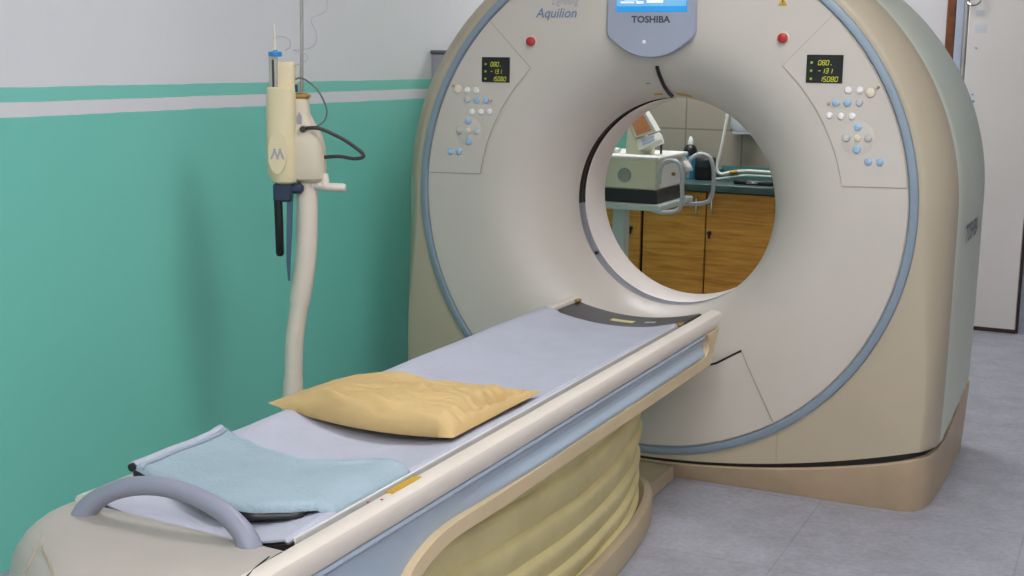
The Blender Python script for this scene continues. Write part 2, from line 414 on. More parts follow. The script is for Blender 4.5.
# ------------------------------------------------------------------ CT gantry
H, ZR = .90, .93                                  # bore centre, ring centre
G = thing('ct_scanner_gantry', (0, .5, 0), 'large cream round-bore scanner gantry with blue-grey ring trim', 'scanner')
def fy(r):                                        # depth of the trumpet face at a radius from the bore axis
    s = min(1, max(0, (.62-r)/.26)); return .275*(1-math.sqrt(max(0, 1-s*s)))
N = 288
def face_pt(a, r, zc, y): return (r*cos(a), y, zc+r*sin(a))
mb = MB(); rows = [(.824, ZR, .02), (.824, ZR, .002), (.820, ZR, -.003), (.74, .917, -.003), (.66, .905, -.0025), (.62, H, -.001)]
for k in range(1, 25):
    s = sin(k/24*PI/2); rows.append((.62-.26*s, H, .275*(1-cos(k/24*PI/2))))
vs = []; fs = []
for (r, zc, y) in rows:
    vs += [face_pt(2*PI*k/N, r, zc, y) for k in range(N)]
for i in range(len(rows)-1):
    for k in range(N): fs.append((i*N+k, i*N+(k+1) % N, (i+1)*N+(k+1) % N, (i+1)*N+k))
mb.add(vs, fs).build('front_cover', M['face'], G)
# blue-grey ring
MB().lathe([(.8245, .03), (.8245, -.002), (.829, -.008), (.840, -.009), (.850, -.004), (.853, .004), (.853, .03)], (0, 0, ZR), 'y', N).build('trim_ring', M['ring'], G)
# outer shell as inset copies of one outline
def zbot(x, y): return .066+.142*min(1, abs(x)/.90)**1.9+.11*max(0, y-.25)
def outl(a, ins, y):
    c, s = cos(a), sin(a); lo, hi = .3, 2.0
    ins0 = ins
    def inside(r):
        x, z = r*c, ZR+r*s
        if z >= ZR:
            Ru = .962-.058*s*s; return r < Ru-ins*(Ru-.8645)/.0975
        q_ = min(1, (ZR-z)/.6); wd = .962-.016*((ZR-z)/.9)**1.5-ins*(1-.5*q_*q_*(3-2*q_))
        return abs(x) < wd and z > zbot(x, y)
    for _ in range(40):
        m_ = (lo+hi)/2
        if inside(m_): lo = m_
        else: hi = m_
    return (lo*c, y, ZR+lo*s)
def shell(levels, name, m, start=None, end=None):
    vs = []; fs = []; rows = 0
    lo_, hi_ = math.radians(26), math.radians(50)
    A = sorted([2*PI*k/N for k in range(N)] + [2*PI-lo_-(hi_-lo_)*(k+.37)/90 for k in range(90)] + [PI+lo_+(hi_-lo_)*(k+.37)/90 for k in range(90)]); n_ = len(A)
    if start: vs += [(start[0]*cos(a), start[1], ZR+start[0]*sin(a)) for a in A]; rows += 1
    for (i, y) in levels: vs += [outl(a, i, y) for a in A]; rows += 1
    if end: vs += [(end[0]*cos(a), end[1], H+end[0]*sin(a)) for a in A]; rows += 1
    for i in range(rows-1):
        for k in range(n_): fs.append((i*n_+k, i*n_+(k+1) % n_, (i+1)*n_+(k+1) % n_, (i+1)*n_+k))
    return MB().add(vs, fs).build(name, m, G)
lv = [(.097, .003), (.092, .0045), (.083, .009), (.066, .022), (.048, .041), (.033, .062), (.021, .086), (.014, .110), (.011, .132)]
shell(lv, 'front_shell', M['body'], start=(.852, .004))
shell([(.0125, .1325), (.010, .138), (.006, .20), (.001, .38), (0, .56), (.003, .72), (.010, .84), (.022, .90), (.045, .93), (.08, .945)], 'rear_shell', M['rear'], end=(.64, .945))
# dark core seen in the gap above the base, then the base skirt
plan = [(.0, -.004), (.30, -.004), (.60, -.004), (.78, -.004), (.86, -.001), (.897, .014), (.923, .055), (.939, .14), (.947, .3), (.950, .6), (.950, .86), (.93, .92), (.88, .945), (0, .945)]
def gap(x): return .011+.013*min(1, abs(x)/.8)**2
def dense(pl):
    out = []
    for i, p in enumerate(pl):
        q = pl[(i+1) % len(pl)]; L = math.hypot(q[0]-p[0], q[1]-p[1]); n = max(1, int(L/.04))
        out += [(p[0]+(q[0]-p[0])*k/n, p[1]+(q[1]-p[1])*k/n) for k in range(n)]
    return out
PL = dense(plan + [(-x, y) for x, y in plan[-2:0:-1]])
def loft_plan(levels):
    vs = []; fs = []; n = len(PL)
    for ins, zf in levels: vs += [(x*(1-min(ins, .012)/.95), y+ins*max(-1, 1-y/.45), zf(x, y)) for x, y in PL]
    for i in range(len(levels)-1):
        for k in range(n): fs.append((i*n+k, i*n+(k+1) % n, (i+1)*n+(k+1) % n, (i+1)*n+k))
    fs.append(tuple(range((len(levels)-1)*n, len(levels)*n)))
    return MB().add(vs, fs)
loft_plan([(.036, lambda x, y: 0), (.032, lambda x, y: .006), (0, lambda x, y: max(.02, zbot(x, y)-gap(x)-.002)), (.002, lambda x, y: max(.022, zbot(x, y)-gap(x))), (.03, lambda x, y: max(.022, zbot(x, y)-gap(x)))]).build('base_skirt', M['base'], G)
loft_plan([(.014, lambda x, y: max(.015, zbot(x, y)-gap(x)-.004)), (.014, lambda x, y: zbot(x, y)+.012)]).build('shadow_gap', M['dark'], G)
# bore: dark window band, white liner, flare at the rear
def band(a0, a1, name, m):
    return MB().lathe([(.3610, .273), (.3625, .275), (.3625, .331), (.3590, .333)], (0, 0, H), 'y', 96, a0, a1).build(name, m, G)
plab(band(math.radians(8), math.radians(184), 'scan_window', M['window']), 'dark upper scan window band')
plab(band(math.radians(184), math.radians(368), 'window_frame', M['window_grey']), 'grey lower scan window band')
MB().lathe([(.3590, .333), (.358, .336), (.3585, .515), (.362, .53), (.40, .61), (.47, .72), (.56, .86), (.64, .945)], (0, 0, H), 'y', N).build('bore_liner', M['liner'], G)
p = (.3620*cos(math.radians(214)), .303, H+.3620*sin(math.radians(214)))
MB().box((p[0]-.006, p[1]-.01, p[2]-.006), (p[0]+.006, p[1]+.016, p[2]+.006), .002).build('clip', M['black'], G)

def on_face(poly, off):                           # polygon (x,z) laid on the trumpet face
    vs = []
    for o in (off, -.0005):
        vs += [(x, fy(math.hypot(x, z-H))-o-.003, z) for x, z in poly]
    n = len(poly); tri = tessellate_polygon([[Vector((p[0], p[1], 0)) for p in poly]])
    return MB().add(vs, [tuple(t) for t in tri]+[(i, (i+1) % n, n+(i+1) % n, n+i) for i in range(n)])
def arc(cx, cz, r, a0, a1, n): return [(cx+r*cos(a0+(a1-a0)*k/n), cz+r*sin(a0+(a1-a0)*k/n)) for k in range(n+1)]
def ang(x, z, c): return math.atan2(z-c, x)
SEG = {'0': 'abcdef', '1': 'bc', '3': 'abgcd', '5': 'afgcd', '8': 'abcdefg', '-': 'g', '7': 'abc', '2': 'abged'}
def seg(mb, ch, x, z, w, h, y):
    t = .2*w; X = lambda u, v: (x+u*w+.18*v*h, y, z+v*h)
    L = {'a': ((0, 1), (1, 1)), 'd': ((0, 0), (1, 0)), 'g': ((0, .5), (1, .5)), 'b': ((1, .5), (1, 1)), 'c': ((1, 0), (1, .5)), 'f': ((0, .5), (0, 1)), 'e': ((0, 0), (0, .5))}
    if ch == '.':
        mb.add([X(.4, 0), X(.75, 0), X(.75, .14), X(.4, .14)], [(0, 1, 2, 3)]); return
    for s_ in SEG.get(ch, ''):
        (u0, v0), (u1, v1) = L[s_]
        if v0 == v1: q = [X(u0+.06, v0-.06), X(u1-.06, v0-.06), X(u1-.06, v0+.06), X(u0+.06, v0+.06)]
        else: q = [X(u0-.1, v0+.03), X(u0+.1, v0+.03), X(u0+.1, v1-.03), X(u0-.1, v1-.03)]
        mb.add(q, [(0, 1, 2, 3)])
def control_panel(outline, disp, rows_, btns, pad, side):
    base = on_face(outline, .0022).build('control_panel', M['face'], G)
    plab(base, side+' control panel with readout and buttons')
    # fine joint line around the panel
    q = [(x, -.0042, z) for x, z in outline]
    MB().tube(q+[q[0]], .0012, 6, False).build('panel_joint', M['groove'], base)
    (x0, z0, x1, z1) = disp
    MB().box((x0, -.0085, z0), (x1, -.004, z1), .001).build('readout_window', M['black'], base)
    dg = MB(); gi = MB(); hh = (z1-z0)
    for k, s_ in enumerate(rows_):
        zz = z1-hh*(.36+.29*k); h = hh*.16; w_ = (x1-x0)*.07; xx = x1-(x1-x0)*.10-w_*1.5*len(s_) - (0 if k == 2 else (x1-x0)*.16)
        for j, ch in enumerate(s_): seg(dg, ch, xx+j*w_*1.5, zz, w_, h, -.0092)
        gi.lathe([(.0005, -.0093), ((x1-x0)*.036, -.0092), ((x1-x0)*.036, -.0085)], (x0+(x1-x0)*.14, 0, zz+h/2), 'y', 10)
    dg.build('readout_digits', M['led'], base); gi.build('readout_icons', M['led_green'], base)
    cx, cz, cr = pad
    MB().lathe([(.0005, -.0060), (cr*.9, -.006), (cr, -.0045), (cr, -.002)], (cx, 0, cz), 'y', 36).build('button_plate', M['face'], base)
    for (x, z, c, r) in btns:
        b = MB().lathe([(.0005, -.0115), (r*.55, -.0112), (r*.85, -.0098), (r, -.0065), (r, -.002)], (x, 0, z), 'y', 18)
        b.build('button' if r > .006 else 'indicator', M['btn_'+c] if c != 'dark' else M['groove'], base)
a0, a1 = ang(.57, 1.527, ZR), ang(.82, 1.018, ZR)
outR = [(.422, 1.372)] + arc(0, H, .633, ang(.422, 1.372, H), ang(.612, 1.012, H), 14)[1:] + [(.815, 1.018)] + arc(0, ZR, .820, a1, a0, 16)
control_panel(outR, (.496, 1.323, .606, 1.407), ('080.', '-131', '15080'),
    [(.625, 1.303, 'white', .011), (.660, 1.304, 'white', .011), (.692, 1.297, 'cream', .015), (.713, 1.314, 'dark', .005),
     (.569, 1.261, 'dark', .005), (.591, 1.265, 'blue', .0115), (.625, 1.266, 'blue', .0115), (.660, 1.267, 'grey', .0115),
     (.573, 1.226, 'white', .0105), (.608, 1.225, 'white', .0105), (.641, 1.226, 'white', .0105),
     (.660, 1.194, 'blue', .0125), (.627, 1.160, 'grey', .0125), (.661, 1.160, 'cream', .011), (.693, 1.162, 'grey', .0125), (.661, 1.127, 'blue', .0125),
     (.697, 1.091, 'blue', .0115), (.731, 1.092, 'blue', .0115)], (.661, 1.160, .054), 'right')
a0, a1 = ang(-.574, 1.497, ZR), ang(-.812, .986, ZR)
if a1 < 0: a1 += 2*PI
outL = [(-.43, 1.353)] + arc(0, H, .622, ang(-.43, 1.353, H), ang(-.611, .990, H), 14)[1:] + [(-.810, .986)] + arc(0, ZR, .820, a1, ang(-.574, 1.497, ZR), 16)
control_panel(outL, (-.611, 1.303, -.506, 1.387), ('080.', '-131', '15080'),
    [(-.722, 1.288, 'dark', .005), (-.703, 1.277, 'cream', .015), (-.667, 1.274, 'white', .011), (-.633, 1.274, 'white', .011),
     (-.667, 1.242, 'grey', .0115), (-.631, 1.241, 'blue', .0115), (-.595, 1.242, 'blue', .0115), (-.575, 1.240, 'dark', .005),
     (-.648, 1.201, 'white', .0105), (-.613, 1.202, 'white', .0105), (-.580, 1.203, 'white', .0105),
     (-.663, 1.169, 'blue', .0125), (-.695, 1.134, 'grey', .0125), (-.662, 1.135, 'cream', .011), (-.630, 1.136, 'grey', .0125), (-.660, 1.100, 'blue', .0125),
     (-.731, 1.062, 'blue', .0115), (-.697, 1.063, 'blue', .0115)], (-.662, 1.135, .054), 'left')
for (x, z, s_) in ((-.428, 1.440, 'left'), (.419, 1.456, 'right')):
    e = MB().lathe([(.0005, -.020), (.010, -.0195), (.0145, -.016), (.0155, -.010), (.0155, -.002)], (x, 0, z), 'y', 24).build('emergency_button', M['red'], G)
    plab(e, s_+' red emergency stop button')
    MB().lathe([(.016, -.002), (.016, -.007), (.019, -.006), (.0195, -.002)], (x, 0, z), 'y', 24).build('collar', M['btn_cream'], e)
tri = MB().prism([(.399, 1.553), (.427, 1.553), (.413, 1.578)], -.0046, -.002).build('warning_triangle', M['yellow'], G)
MB().box((.4118, -.0052, 1.561), (.4142, -.0046, 1.571)).box((.4118, -.0052, 1.5565), (.4142, -.0046, 1.559)).build('warning_mark', M['black'], tri)
mb = MB(); text_into(mb, 'Aquilion', -.414, -.266, 1.508, 1.549, -.0045, shear=.25, weight=.012)
plab(mb.build('lettering', M['ink_blue'], G), 'large italic blue-grey lettering on the upper left face')
mb = MB(); text_into(mb, 'Lightning', -.355, -.260, 1.553, 1.580, -.0045, shear=.25, weight=.01)
plab(mb.build('lettering', M['ink_pale'], G), 'small pale italic lettering above')
# display unit
UX = -.007; HW = .150
up = [(UX-HW, 1.73), (UX-HW, 1.475), (UX-HW+.006, 1.458)]
for k in range(1, 16):
    u = -1+2*k/16; up.append((UX+u*(HW-.006), 1.458-.066*(1-abs(u)**2.1)))
up += [(UX+HW-.006, 1.458), (UX+HW, 1.475), (UX+HW, 1.73)]
def unit_y(x, z): return -.016
mb = MB(); n = len(up)
vs = [(x*.97+UX*.03, -.016, 1.55+(z-1.55)*.985) for x, z in up] + [(x, -.011, z) for x, z in up] + [(x, max(.0, fy(math.hypot(x, z-H)))+.002, z) for x, z in up]
tri_ = tessellate_polygon([[Vector((p[0], p[1], 0)) for p in up]])
mb.add(vs, [tuple(t) for t in tri_] + [(j*n+i, j*n+(i+1) % n, (j+1)*n+(i+1) % n, (j+1)*n+i) for j in (0, 1) for i in range(n)])
du = plab(mb.build('display_unit', M['unit'], G), 'blue-grey display bezel with rounded foot above the bore')
MB().box((-.124, -.0185, 1.535), (.114, -.0155, 1.70), .001).build('screen', M['screen'], du)
plab(MB().box((-.121, -.0192, 1.553), (.111, -.0184, 1.69)).build('screen_area', M['screen_lt'], du), 'pale blue upper screen area')
mb = MB(); text_into(mb, 'Aquilion', -.108, -.030, 1.560, 1.577, -.0197, weight=.02); text_into(mb, 'READY', -.015, .040, 1.562, 1.577, -.0197, weight=.02)
mb = MB().box((-.108, -.0197, 1.562), (-.062, -.0192, 1.568)).box((-.095, -.0197, 1.571), (-.052, -.0192, 1.577)).box((-.055, -.0197, 1.561), (-.03, -.0192, 1.569)).box((-.02, -.0197, 1.563), (.035, -.0192, 1.574))
mb.build('screen_text', M['screen_white'], du)
mb = MB(); text_into(mb, 'TOSHIBA', -.071, .060, 1.501, 1.523, -.0166, weight=.035)
plab(mb.build('lettering', M['ink'], du), 'dark capital lettering on the bezel')
MB().lathe([(.0005, -.019), (.004, -.0185), (.0062, -.0165), (.0065, -.012)], (-.026, 0, 1.441), 'y', 20).build('pale_button', M['btn_white'], du)  # small raised pale dot on the bezel
# slot down the flare above the bore, stickers
def flare_pt(x, r, off=.002):
    z = H+math.sqrt(max(0, r*r-x*x)); s = max(0, min(1, (.62-r)/.26))
    nr, ny = (-(.62-r)/.26**2, (fy(r)-.275)/.275**2)       # ellipse normal in (r,y), towards the room
    L = math.hypot(nr, ny) or 1; k = off
    return (x, fy(r)+ny/L*k if s > 0 else -k, z+nr/L*k*(1 if s > 0 else 0))
pts = [flare_pt(x, r, .003) for x, r in ((-.003, .466), (-.003, .45), (-.002, .435), (-.001, .42), (-.001, .405), (0, .395), (0, .385), (.001, .377), (.002, .370))]
plab(MB().tube(crom(pts, 3), .0085, 8, True, .7).build('cable_slot', M['black'], G), 'black slot running down the flare above the bore')
def patch(x0, x1, r0, r1, m, name, lab):
    q = MB().grid(lambda u, v: flare_pt(x0+(x1-x0)*u, r0+(r1-r0)*v, .0015), 6, 3, (0, .001, 0)); plab(q.build(name, m, G), lab)
patch(-.056, -.026, .379, .372, M['yellow'], 'sticker', 'small yellow sticker left of the slot')
patch(.024, .078, .379, .371, M['yellow'], 'sticker', 'longer yellow sticker right of the slot')
patch(-.06, -.046, .415, .410, mat('sticker_grey_green', (120, 150, 138), .5), 'sticker', 'tiny grey-green mark')
# dock cover under the bore
def dk(x, z, off): return (x, fy(math.hypot(x, z-H))-off, z)
def dock(u, v, off=.006):
    x0_ = -1+2*u; xb = .447*x0_; xt = .331*x0_
    zb_ = ZR-math.sqrt(.818**2-xb*xb); zt = .466-.061*min(1, (.331-abs(xt))/.098)**1.0 if abs(xt) > .05 else .405
    x = xb+(xt-xb)*v; return dk(x, zb_+(zt-zb_)*v, off)
dq = MB().grid(lambda u, v: dock(u, v), 40, 20)
dcv = plab(dq.build('dock_cover', M['face'], G), 'trapezoid access cover under the bore')
ed = [dock(1, v/12, .0072) for v in range(13)] + [dock(1-u/24, 1, .0072) for u in range(1, 25)] + [dock(0, 1-v/12, .0072) for v in range(1, 13)]
MB().tube(ed, .0018, 6, False).build('panel_joint', M['groove'], dcv)
tp = [dock(1-u/24, 1, .0075) for u in range(0, 25)]
plab(MB().tube(tp, .0032, 6, False).build('panel_joint', M['dark'], dcv), 'dark upper joint')
mb = MB().box((.4595, -.0005, zbot(.46, 0)+.004), (.4625, .008, .208)); mb.build('shell_joint', M['groove'], G)
# side lettering on the right flank
def flank(y0, z0):
    def fn(u, v):
        y = y0+u; x = .962 if 1 else 0
        ins = .002; return (x-.022*((ZR-v)/.9)**1.5+.0012 if v < ZR else x, y, v)
    return fn
mb = MB(); text_into(mb, 'TOSHIBA', .27, .60, .825, .885, 0, weight=.02, fx=lambda x, z: (outl(ang(1, z-ZR, 0) if 0 else math.atan2(z-ZR, .96), .001, x)[0]+.0025, x, z))
plab(mb.build('lettering', M['ink_side'], G), 'grey lettering on the right flank')

# ------------------------------------------------------------------ patient couch
XC = .022
K = thing('patient_couch', (XC, -1.25, 0), 'long cream scanner couch with blue-grey side panels', 'couch')
def yend(z): return -.085-.62*(.6-z)
for s in (1, -1):
    X = lambda d: XC+s*d
    nm = 'near' if s == 1 else 'far'
    rail = [(.222, .52), (.222, .598), (.225, .604), (.231, .6065), (.253, .606), (.2625, .602), (.2662, .594), (.2595, .562), (.257, .558), (.24, .556), (.24, .52)]
    MB().prism([(X(a), b) for a, b in rail], -2.60 if s == 1 else -2.33, lambda p: yend(p[1]), 'y').build('side_rail', M['rail'], K)
    low = [(-.195, .556), (-.112, .556), (-.122, .54), (-.185, .457), (-.20, .455), (-1.70, .457), (-1.87, .460), (-1.96, .447), (-2.03, .418), (-2.085, .35), (-2.11, .24), (-2.115, .10)]
    upr = [(-2.15, .10), (-2.145, .25), (-2.115, .365), (-2.055, .443), (-1.975, .478), (-1.88, .491), (-1.70, .490), (-.26, .488), (-.232, .492), (-.216, .505), (-.212, .522), (-.217, .542), (-.228, .556)]
    low = low[:6]+[tuple(p_.xy) for p_ in crom([Vector((p, q, 0)) for p, q in low[5:]], 5)][1:]
    upr = [tuple(p_.xy) for p_ in crom([Vector((p, q, 0)) for p, q in upr[:7]], 5)]+upr[7:]
    a, b = sorted((X(.20), X(.2655)))
    MB().prism(low+upr, a, b, 'x').build('lower_trim', M['lip'], K)
    pan = [(-.225, .556), (-.21, .52), (-.23, .488), (-1.70, .489), (-1.88, .49), (-1.975, .477), (-2.055, .442), (-2.115, .364), (-2.145, .25), (-2.15, .10), (-2.56, .10), (-2.58, .556)] if s == 1 else [(-.225, .556), (-.21, .52), (-.23, .488), (-1.70, .489), (-1.88, .49), (-1.975, .477), (-2.055, .442), (-2.115, .364), (-2.145, .25), (-2.15, .10), (-2.30, .10), (-2.33, .556)]
    a, b = sorted((X(.19), X(.2475)))
    pn = MB().prism(pan, a, b, 'x').build('side_panel', M['panel_blue'], K)
    bead = [(.244, .5555), (.2585, .5555), (.260, .549), (.254, .541), (.244, .536)]
    MB().prism([(X(p), q) for p, q in bead], -2.57 if s == 1 else -2.33, -.232, 'y').build('upper_bead', M['panel_blue'], pn)
    rg = [(.2465, .524), (.252, .514), (.259, .506), (.263, .499), (.262, .491), (.2465, .488)]
    def ridge(u, v):
        y = -2.0+1.755*v; f = min(1, max(0, (y+1.95)/.55)); f = f*f*(3-2*f); i = min(int(u*5), 4); t = u*5-i
        a_, b_ = rg[i], rg[i+1]; return (X(.2465+(a_[0]+(b_[0]-a_[0])*t-.2465)*f if a_[0] > .2465 or b_[0] > .2465 else .2465), y, a_[1]+(b_[1]-a_[1])*t)
    MB().grid(ridge, 15, 40).build('lower_ridge', M['panel_blue'], pn)
MB().box((XC-.2, -2.45, .47), (XC+.2, -.2, .555), .005).build('underframe', M['lip'], K)
mb = MB().prism([(XC-.216, .50), (XC+.216, .50), (XC+.216, .548), (XC-.216, .548)], -2.4, -.14, 'y'); mb.build('cradle_bed', M['groove_dark'], K)
plab(MB().box((XC+.2235, -2.068, .6058), (XC+.2405, -1.962, .6078), .0005).build('sticker', M['yellow'], K), 'yellow sticker on the near rail')
for y, x in ((-2.105, XC+.240), (-2.13, XC+.226)): MB().lathe([(.003, .607), (.003, .608), (.0002, .6083)], (x, y, 0), 'z', 8).build('red_dot', M['red'], K)
# cradle
def sag(x): return .604-.030*(1-min(1, abs((x-XC)/.205))**2)+(.005 if x < XC-.205 else 0)*min(1, (XC-.205-x)/.012)
cr = MB().grid(lambda u, v: (XC-.209+.418*u, -2.345+(2.345-.125)*v + .0*u, sag(XC-.209+.418*u)-.004), 28, 12, (0, 0, -.012))
crd = plab(cr.build('cradle', M['cradle'], K), 'black curved carbon cradle')
for s in (1, -1):
    MB().box((min(XC+s*.205, XC+s*.2105), -2.33, .585), (max(XC+s*.205, XC+s*.2105), -.32, .6065), .002).build('cradle_rim', M['rim'], crd)
q = MB().grid(lambda u, v: (XC-.055+.075*u, -.235+.03*v, sag(XC-.055+.075*u)-.0032), 6, 2, (0, 0, -.001)); plab(q.build('sticker', M['yellow_pale'], crd), 'pale yellow sticker on the cradle tip')
q = MB().grid(lambda u, v: (XC+.055+.035*u, -.225+.02*v, sag(XC+.055+.035*u)-.0032), 4, 2, (0, 0, -.001)); plab(q.build('sticker', M['btn_grey'], crd), 'small grey sticker on the cradle tip')
for (x, y) in ((XC-.222, -.40), (XC+.214, -.345), (XC-.206, -.135)):
    MB().box((x-.008, y-.016, .600), (x+.008, y+.012, .611), .003).build('strap_stud', M['brass'], crd)
# end cap
def cap(u, v):
    x = XC-.2655+(.2655+.2225)*u; k = abs(x-XC)/.2655
    prof = [(-2.345, .548), (-2.348, .590), (-2.355, .600), (-2.372, .604), (-2.43, .604), (-2.48, .602), (-2.515, .597), (-2.545, .586), (-2.568, .568), (-2.582, .545), (-2.592, .50), (-2.602, .42), (-2.61, .30), (-2.61, .10)]
    f = v*(len(prof)-1); i = min(int(f), len(prof)-2); t = f-i
    y = prof[i][0]*(1-t)+prof[i+1][0]*t; z = prof[i][1]*(1-t)+prof[i+1][1]*t
    w_ = min(1, max(0, (-2.36-y)/.15)); y += w_*.095*k**2.4
    y += (1-w_)*(.012-.03*u)
    if u < .5: z -= .03*max(0, (k-.9)/.1)**2*(1 if z > .4 else 0)
    return (x, y, z)
cp = MB().grid(cap, 44, 39)
ecap = cp.build('end_cap', M['cap'], K)
l0 = [cap(0, v/30) for v in range(31)]
MB().add(l0 + [(p[0]+.0, -2.3, p[2]-.0) for p in l0], [(i, i+1, 32+i, 31+i) for i in range(30)]).build('end_cap_side', M['cap'], ecap)
s1 = crom([Vector(cap(a, b)) + Vector((-.0005, -.0005, .0005)) for a, b in ((.155, .49), (.175, .53), (.198, .583), (.207, .63), (.203, .69), (.195, .78))], 4)
s2 = crom([Vector(cap(a, b)) + Vector((-.0005, -.0005, .0005)) for a, b in ((.212, .525), (.25, .545), (.30, .567), (.345, .60), (.39, .66), (.42, .75))], 4)
MB().tube(s1, .0013, 6).tube(s2, .002, 6).build('seam', M['groove'], ecap)
sm = [Vector(p) for p in ((.239, -2.41, .6030), (.247, -2.45, .6042), (.262, -2.50, .6058), (.279, -2.535, .604), (.2885, -2.55, .590))]
MB().tube(crom(sm, 4), .0017, 6).build('seam', M['dark'], ecap)
# grab handle
FL, FR = Vector((XC-.186, -2.395, .600)), Vector((XC+.160, -2.385, .600))
pts = []; rad = []
for k in range(29):
    a = PI*k/28; c = (FL+FR)/2; u = (FR-FL)/2
    pts.append(c - u*cos(a) + Vector((0, .012*sin(a), .078*max(0, sin(a))**1.25-.006))); rad.append(.0165+.005*abs(cos(a))**8)
MB().tube(pts, rad, 16).build('grab_handle', M['handle'], K)
# bellows: zig-zag loft on a superellipse plan
def sup(hw, hl, yc, n=2.5, m=72):
    out = []
    for k in range(m):
        a = 2*PI*k/m; c, s = cos(a), sin(a)
        out.append((XC-.0+hw*abs(c)**(2/n)*(1 if c > 0 else -1), yc+hl*abs(s)**(2/n)*(1 if s > 0 else -1)))
    return out
lev = []; nf = 5
rdg = [.055, .105, .165, .235, .315, .40, .475]
for i in range(len(rdg)-1):
    for t, d in ((0, 0), (.10, .002), (.40, .008), (.70, .0145), (.88, .0135), (.96, .006)):
        lev.append((rdg[i]+(rdg[i+1]-rdg[i])*t, d-.004))
lev.append((.475, 0))
vs = []; fs = []; m = 96
for z, d in lev:
    pl = sup(.198+d, .950+d, -1.26, 2.5, m)
    for (x, y) in pl:
        dz = -.03*(1-((y+1.26)/1.0)**2)*(.2 if z < .08 else 1)*(1 if z < .44 else 0) + .05*max(0, -1.1-y)*(1 if .08 < z < .44 else 0)
        j = .006*noise.noise((x*5, y*4, z*9))+.003*noise.noise((x*9, y*12, z*30))
        vs.append((x+j*(1 if x > XC else -1), y, z+dz+.3*j))
for i in range(len(lev)-1):
    for k in range(m): fs.append((i*m+k, i*m+(k+1) % m, (i+1)*m+(k+1) % m, (i+1)*m+k))
MB().add(vs, fs).build('bellows', M['bellows'], K, ang=60)
# base plinth with its rounded kerb, and the link to the gantry
vs = []; fs = []; PLV = [(.232, 1.055, 0), (.236, 1.06, .004), (.236, 1.06, .064), (.232, 1.056, .075), (.222, 1.045, .080), (.205, 1.03, .078), (.195, 1.0, .060), (.12, .9, .058)]
for hw, hl, z in PLV: vs += [(x, y, z) for x, y in sup(hw, hl, -1.27, 2.5, m)]
for i in range(len(PLV)-1):
    for k in range(m): fs.append((i*m+k, i*m+(k+1) % m, (i+1)*m+(k+1) % m, (i+1)*m+k))
fs.append(tuple((len(PLV)-1)*m+k for k in range(m)))
MB().add(vs, fs).build('base_plinth', M['plinth'], K)
MB().box((XC-.105, -.40, 0), (XC+.100, -.006, .050), .004).build('base_link', M['plinth'], K)

# sheet, pad and pillow lie on the couch
def wr(x, y, s): return noise.noise((x*s, y*s, 3.1))
def sheet(u, v):
    x = XC-.252+.454*u
    y = -2.335+(2.335-.335)*v
    if x < XC-.203: x += (XC-.203-x)*min(1, max(0, (-2.17-y)/.05))
    if v < .02: y += .015*wr(x, 0, 9)
    e = min(1, (x-XC)/.203 if x > XC else (XC-x)/.252)
    z = sag(x)+.004+.0022*wr(x, y, 7)+.0015*wr(x+4, y*.5, 16)*(1 if x > XC-.19 else 0) - .010*max(0, (e-.95)/.05)**2 + (.0025 if x < XC-.19 else 0)
    return (x, y, z)
sh = tag(MB().grid(sheet, 60, 150, (0, 0, -.004)).build('couch_sheet', M['sheet'], ang=80), 'long lilac-grey sheet covering the top of the couch', 'sheet')
PX0, PX1 = XC-.236, XC+.178
def interp(tab, x):
    for (a, b), (c, d) in zip(tab, tab[1:]):
        if x <= c: t = (x-a)/(c-a); t = t*t*(3-2*t)*.5+t*.5; return b+(d-b)*t
    return tab[-1][1]
NE = [(-.214, -2.208), (-.12, -2.222), (-.039, -2.250), (.05, -2.272), (.10, -2.270), (.15, -2.240), (.20, -2.196)]
FE = [(-.214, -1.945), (-.15, -1.965), (-.081, -1.992), (.046, -2.014), (.10, -1.99), (.164, -1.950), (.203, -1.930)]
def padtop(u, v, off):
    us = max(0, (u-.92)/.08); x = PX0+(PX1-PX0)*(u if u < .92 else .92+.08*math.sin(us*PI/2)) + .022*us**2; y = interp(NE, min(x, .2))*(1-v)+interp(FE, min(x, .2))*v
    ed = min(u, v, 1-v); rnd = .008*(1-min(1, ed/.04))**2
    z = .608-.005*(1-((x-XC)/.21)**2)+.006+off-rnd-.022*us**2.2+(.007*max(0, (XC-.19-x)/.04) if x < XC-.19 else 0)+.003*wr(x, y, 10) + .006*math.exp(-((v-.98)/.05)**2)
    return (x, y, z)
pd = thing('folded_pad', (XC, -2.1, .58), 'light blue padded mat lying across the near end of the couch', 'mat')
MB().grid(lambda u, v: padtop(u, v, .012), 40, 36, (0, 0, -.008)).build('cover', M['pad'], pd, ang=80)
plab(MB().grid(lambda u, v: tuple(Vector(padtop(u*.93, v, .003)) + Vector((0, -.004*(1-v), 0))), 40, 12, (0, 0, -.010)).build('underside', M['black'], pd, ang=80), 'black underside showing along the front edge')
MB().tube([Vector(padtop(k/40, 1, .0125)) for k in range(38)], .0035, 6).tube([Vector(padtop(.055, k/24, .0135)) for k in range(25)], .0022, 6).build('piping', M['piping'], pd)
roll = [Vector(padtop(0, k/16, .008)) + Vector((-.004, 0, .003)) for k in range(17)]
MB().tube(roll, .0085, 10).build('rolled_edge', M['sheet'], pd)
plab(MB().tube([roll[0]+Vector((.002, -.006, -.002)), roll[1]], .0082, 10).build('edge_end', M['black'], pd), 'black end of the rolled edge')

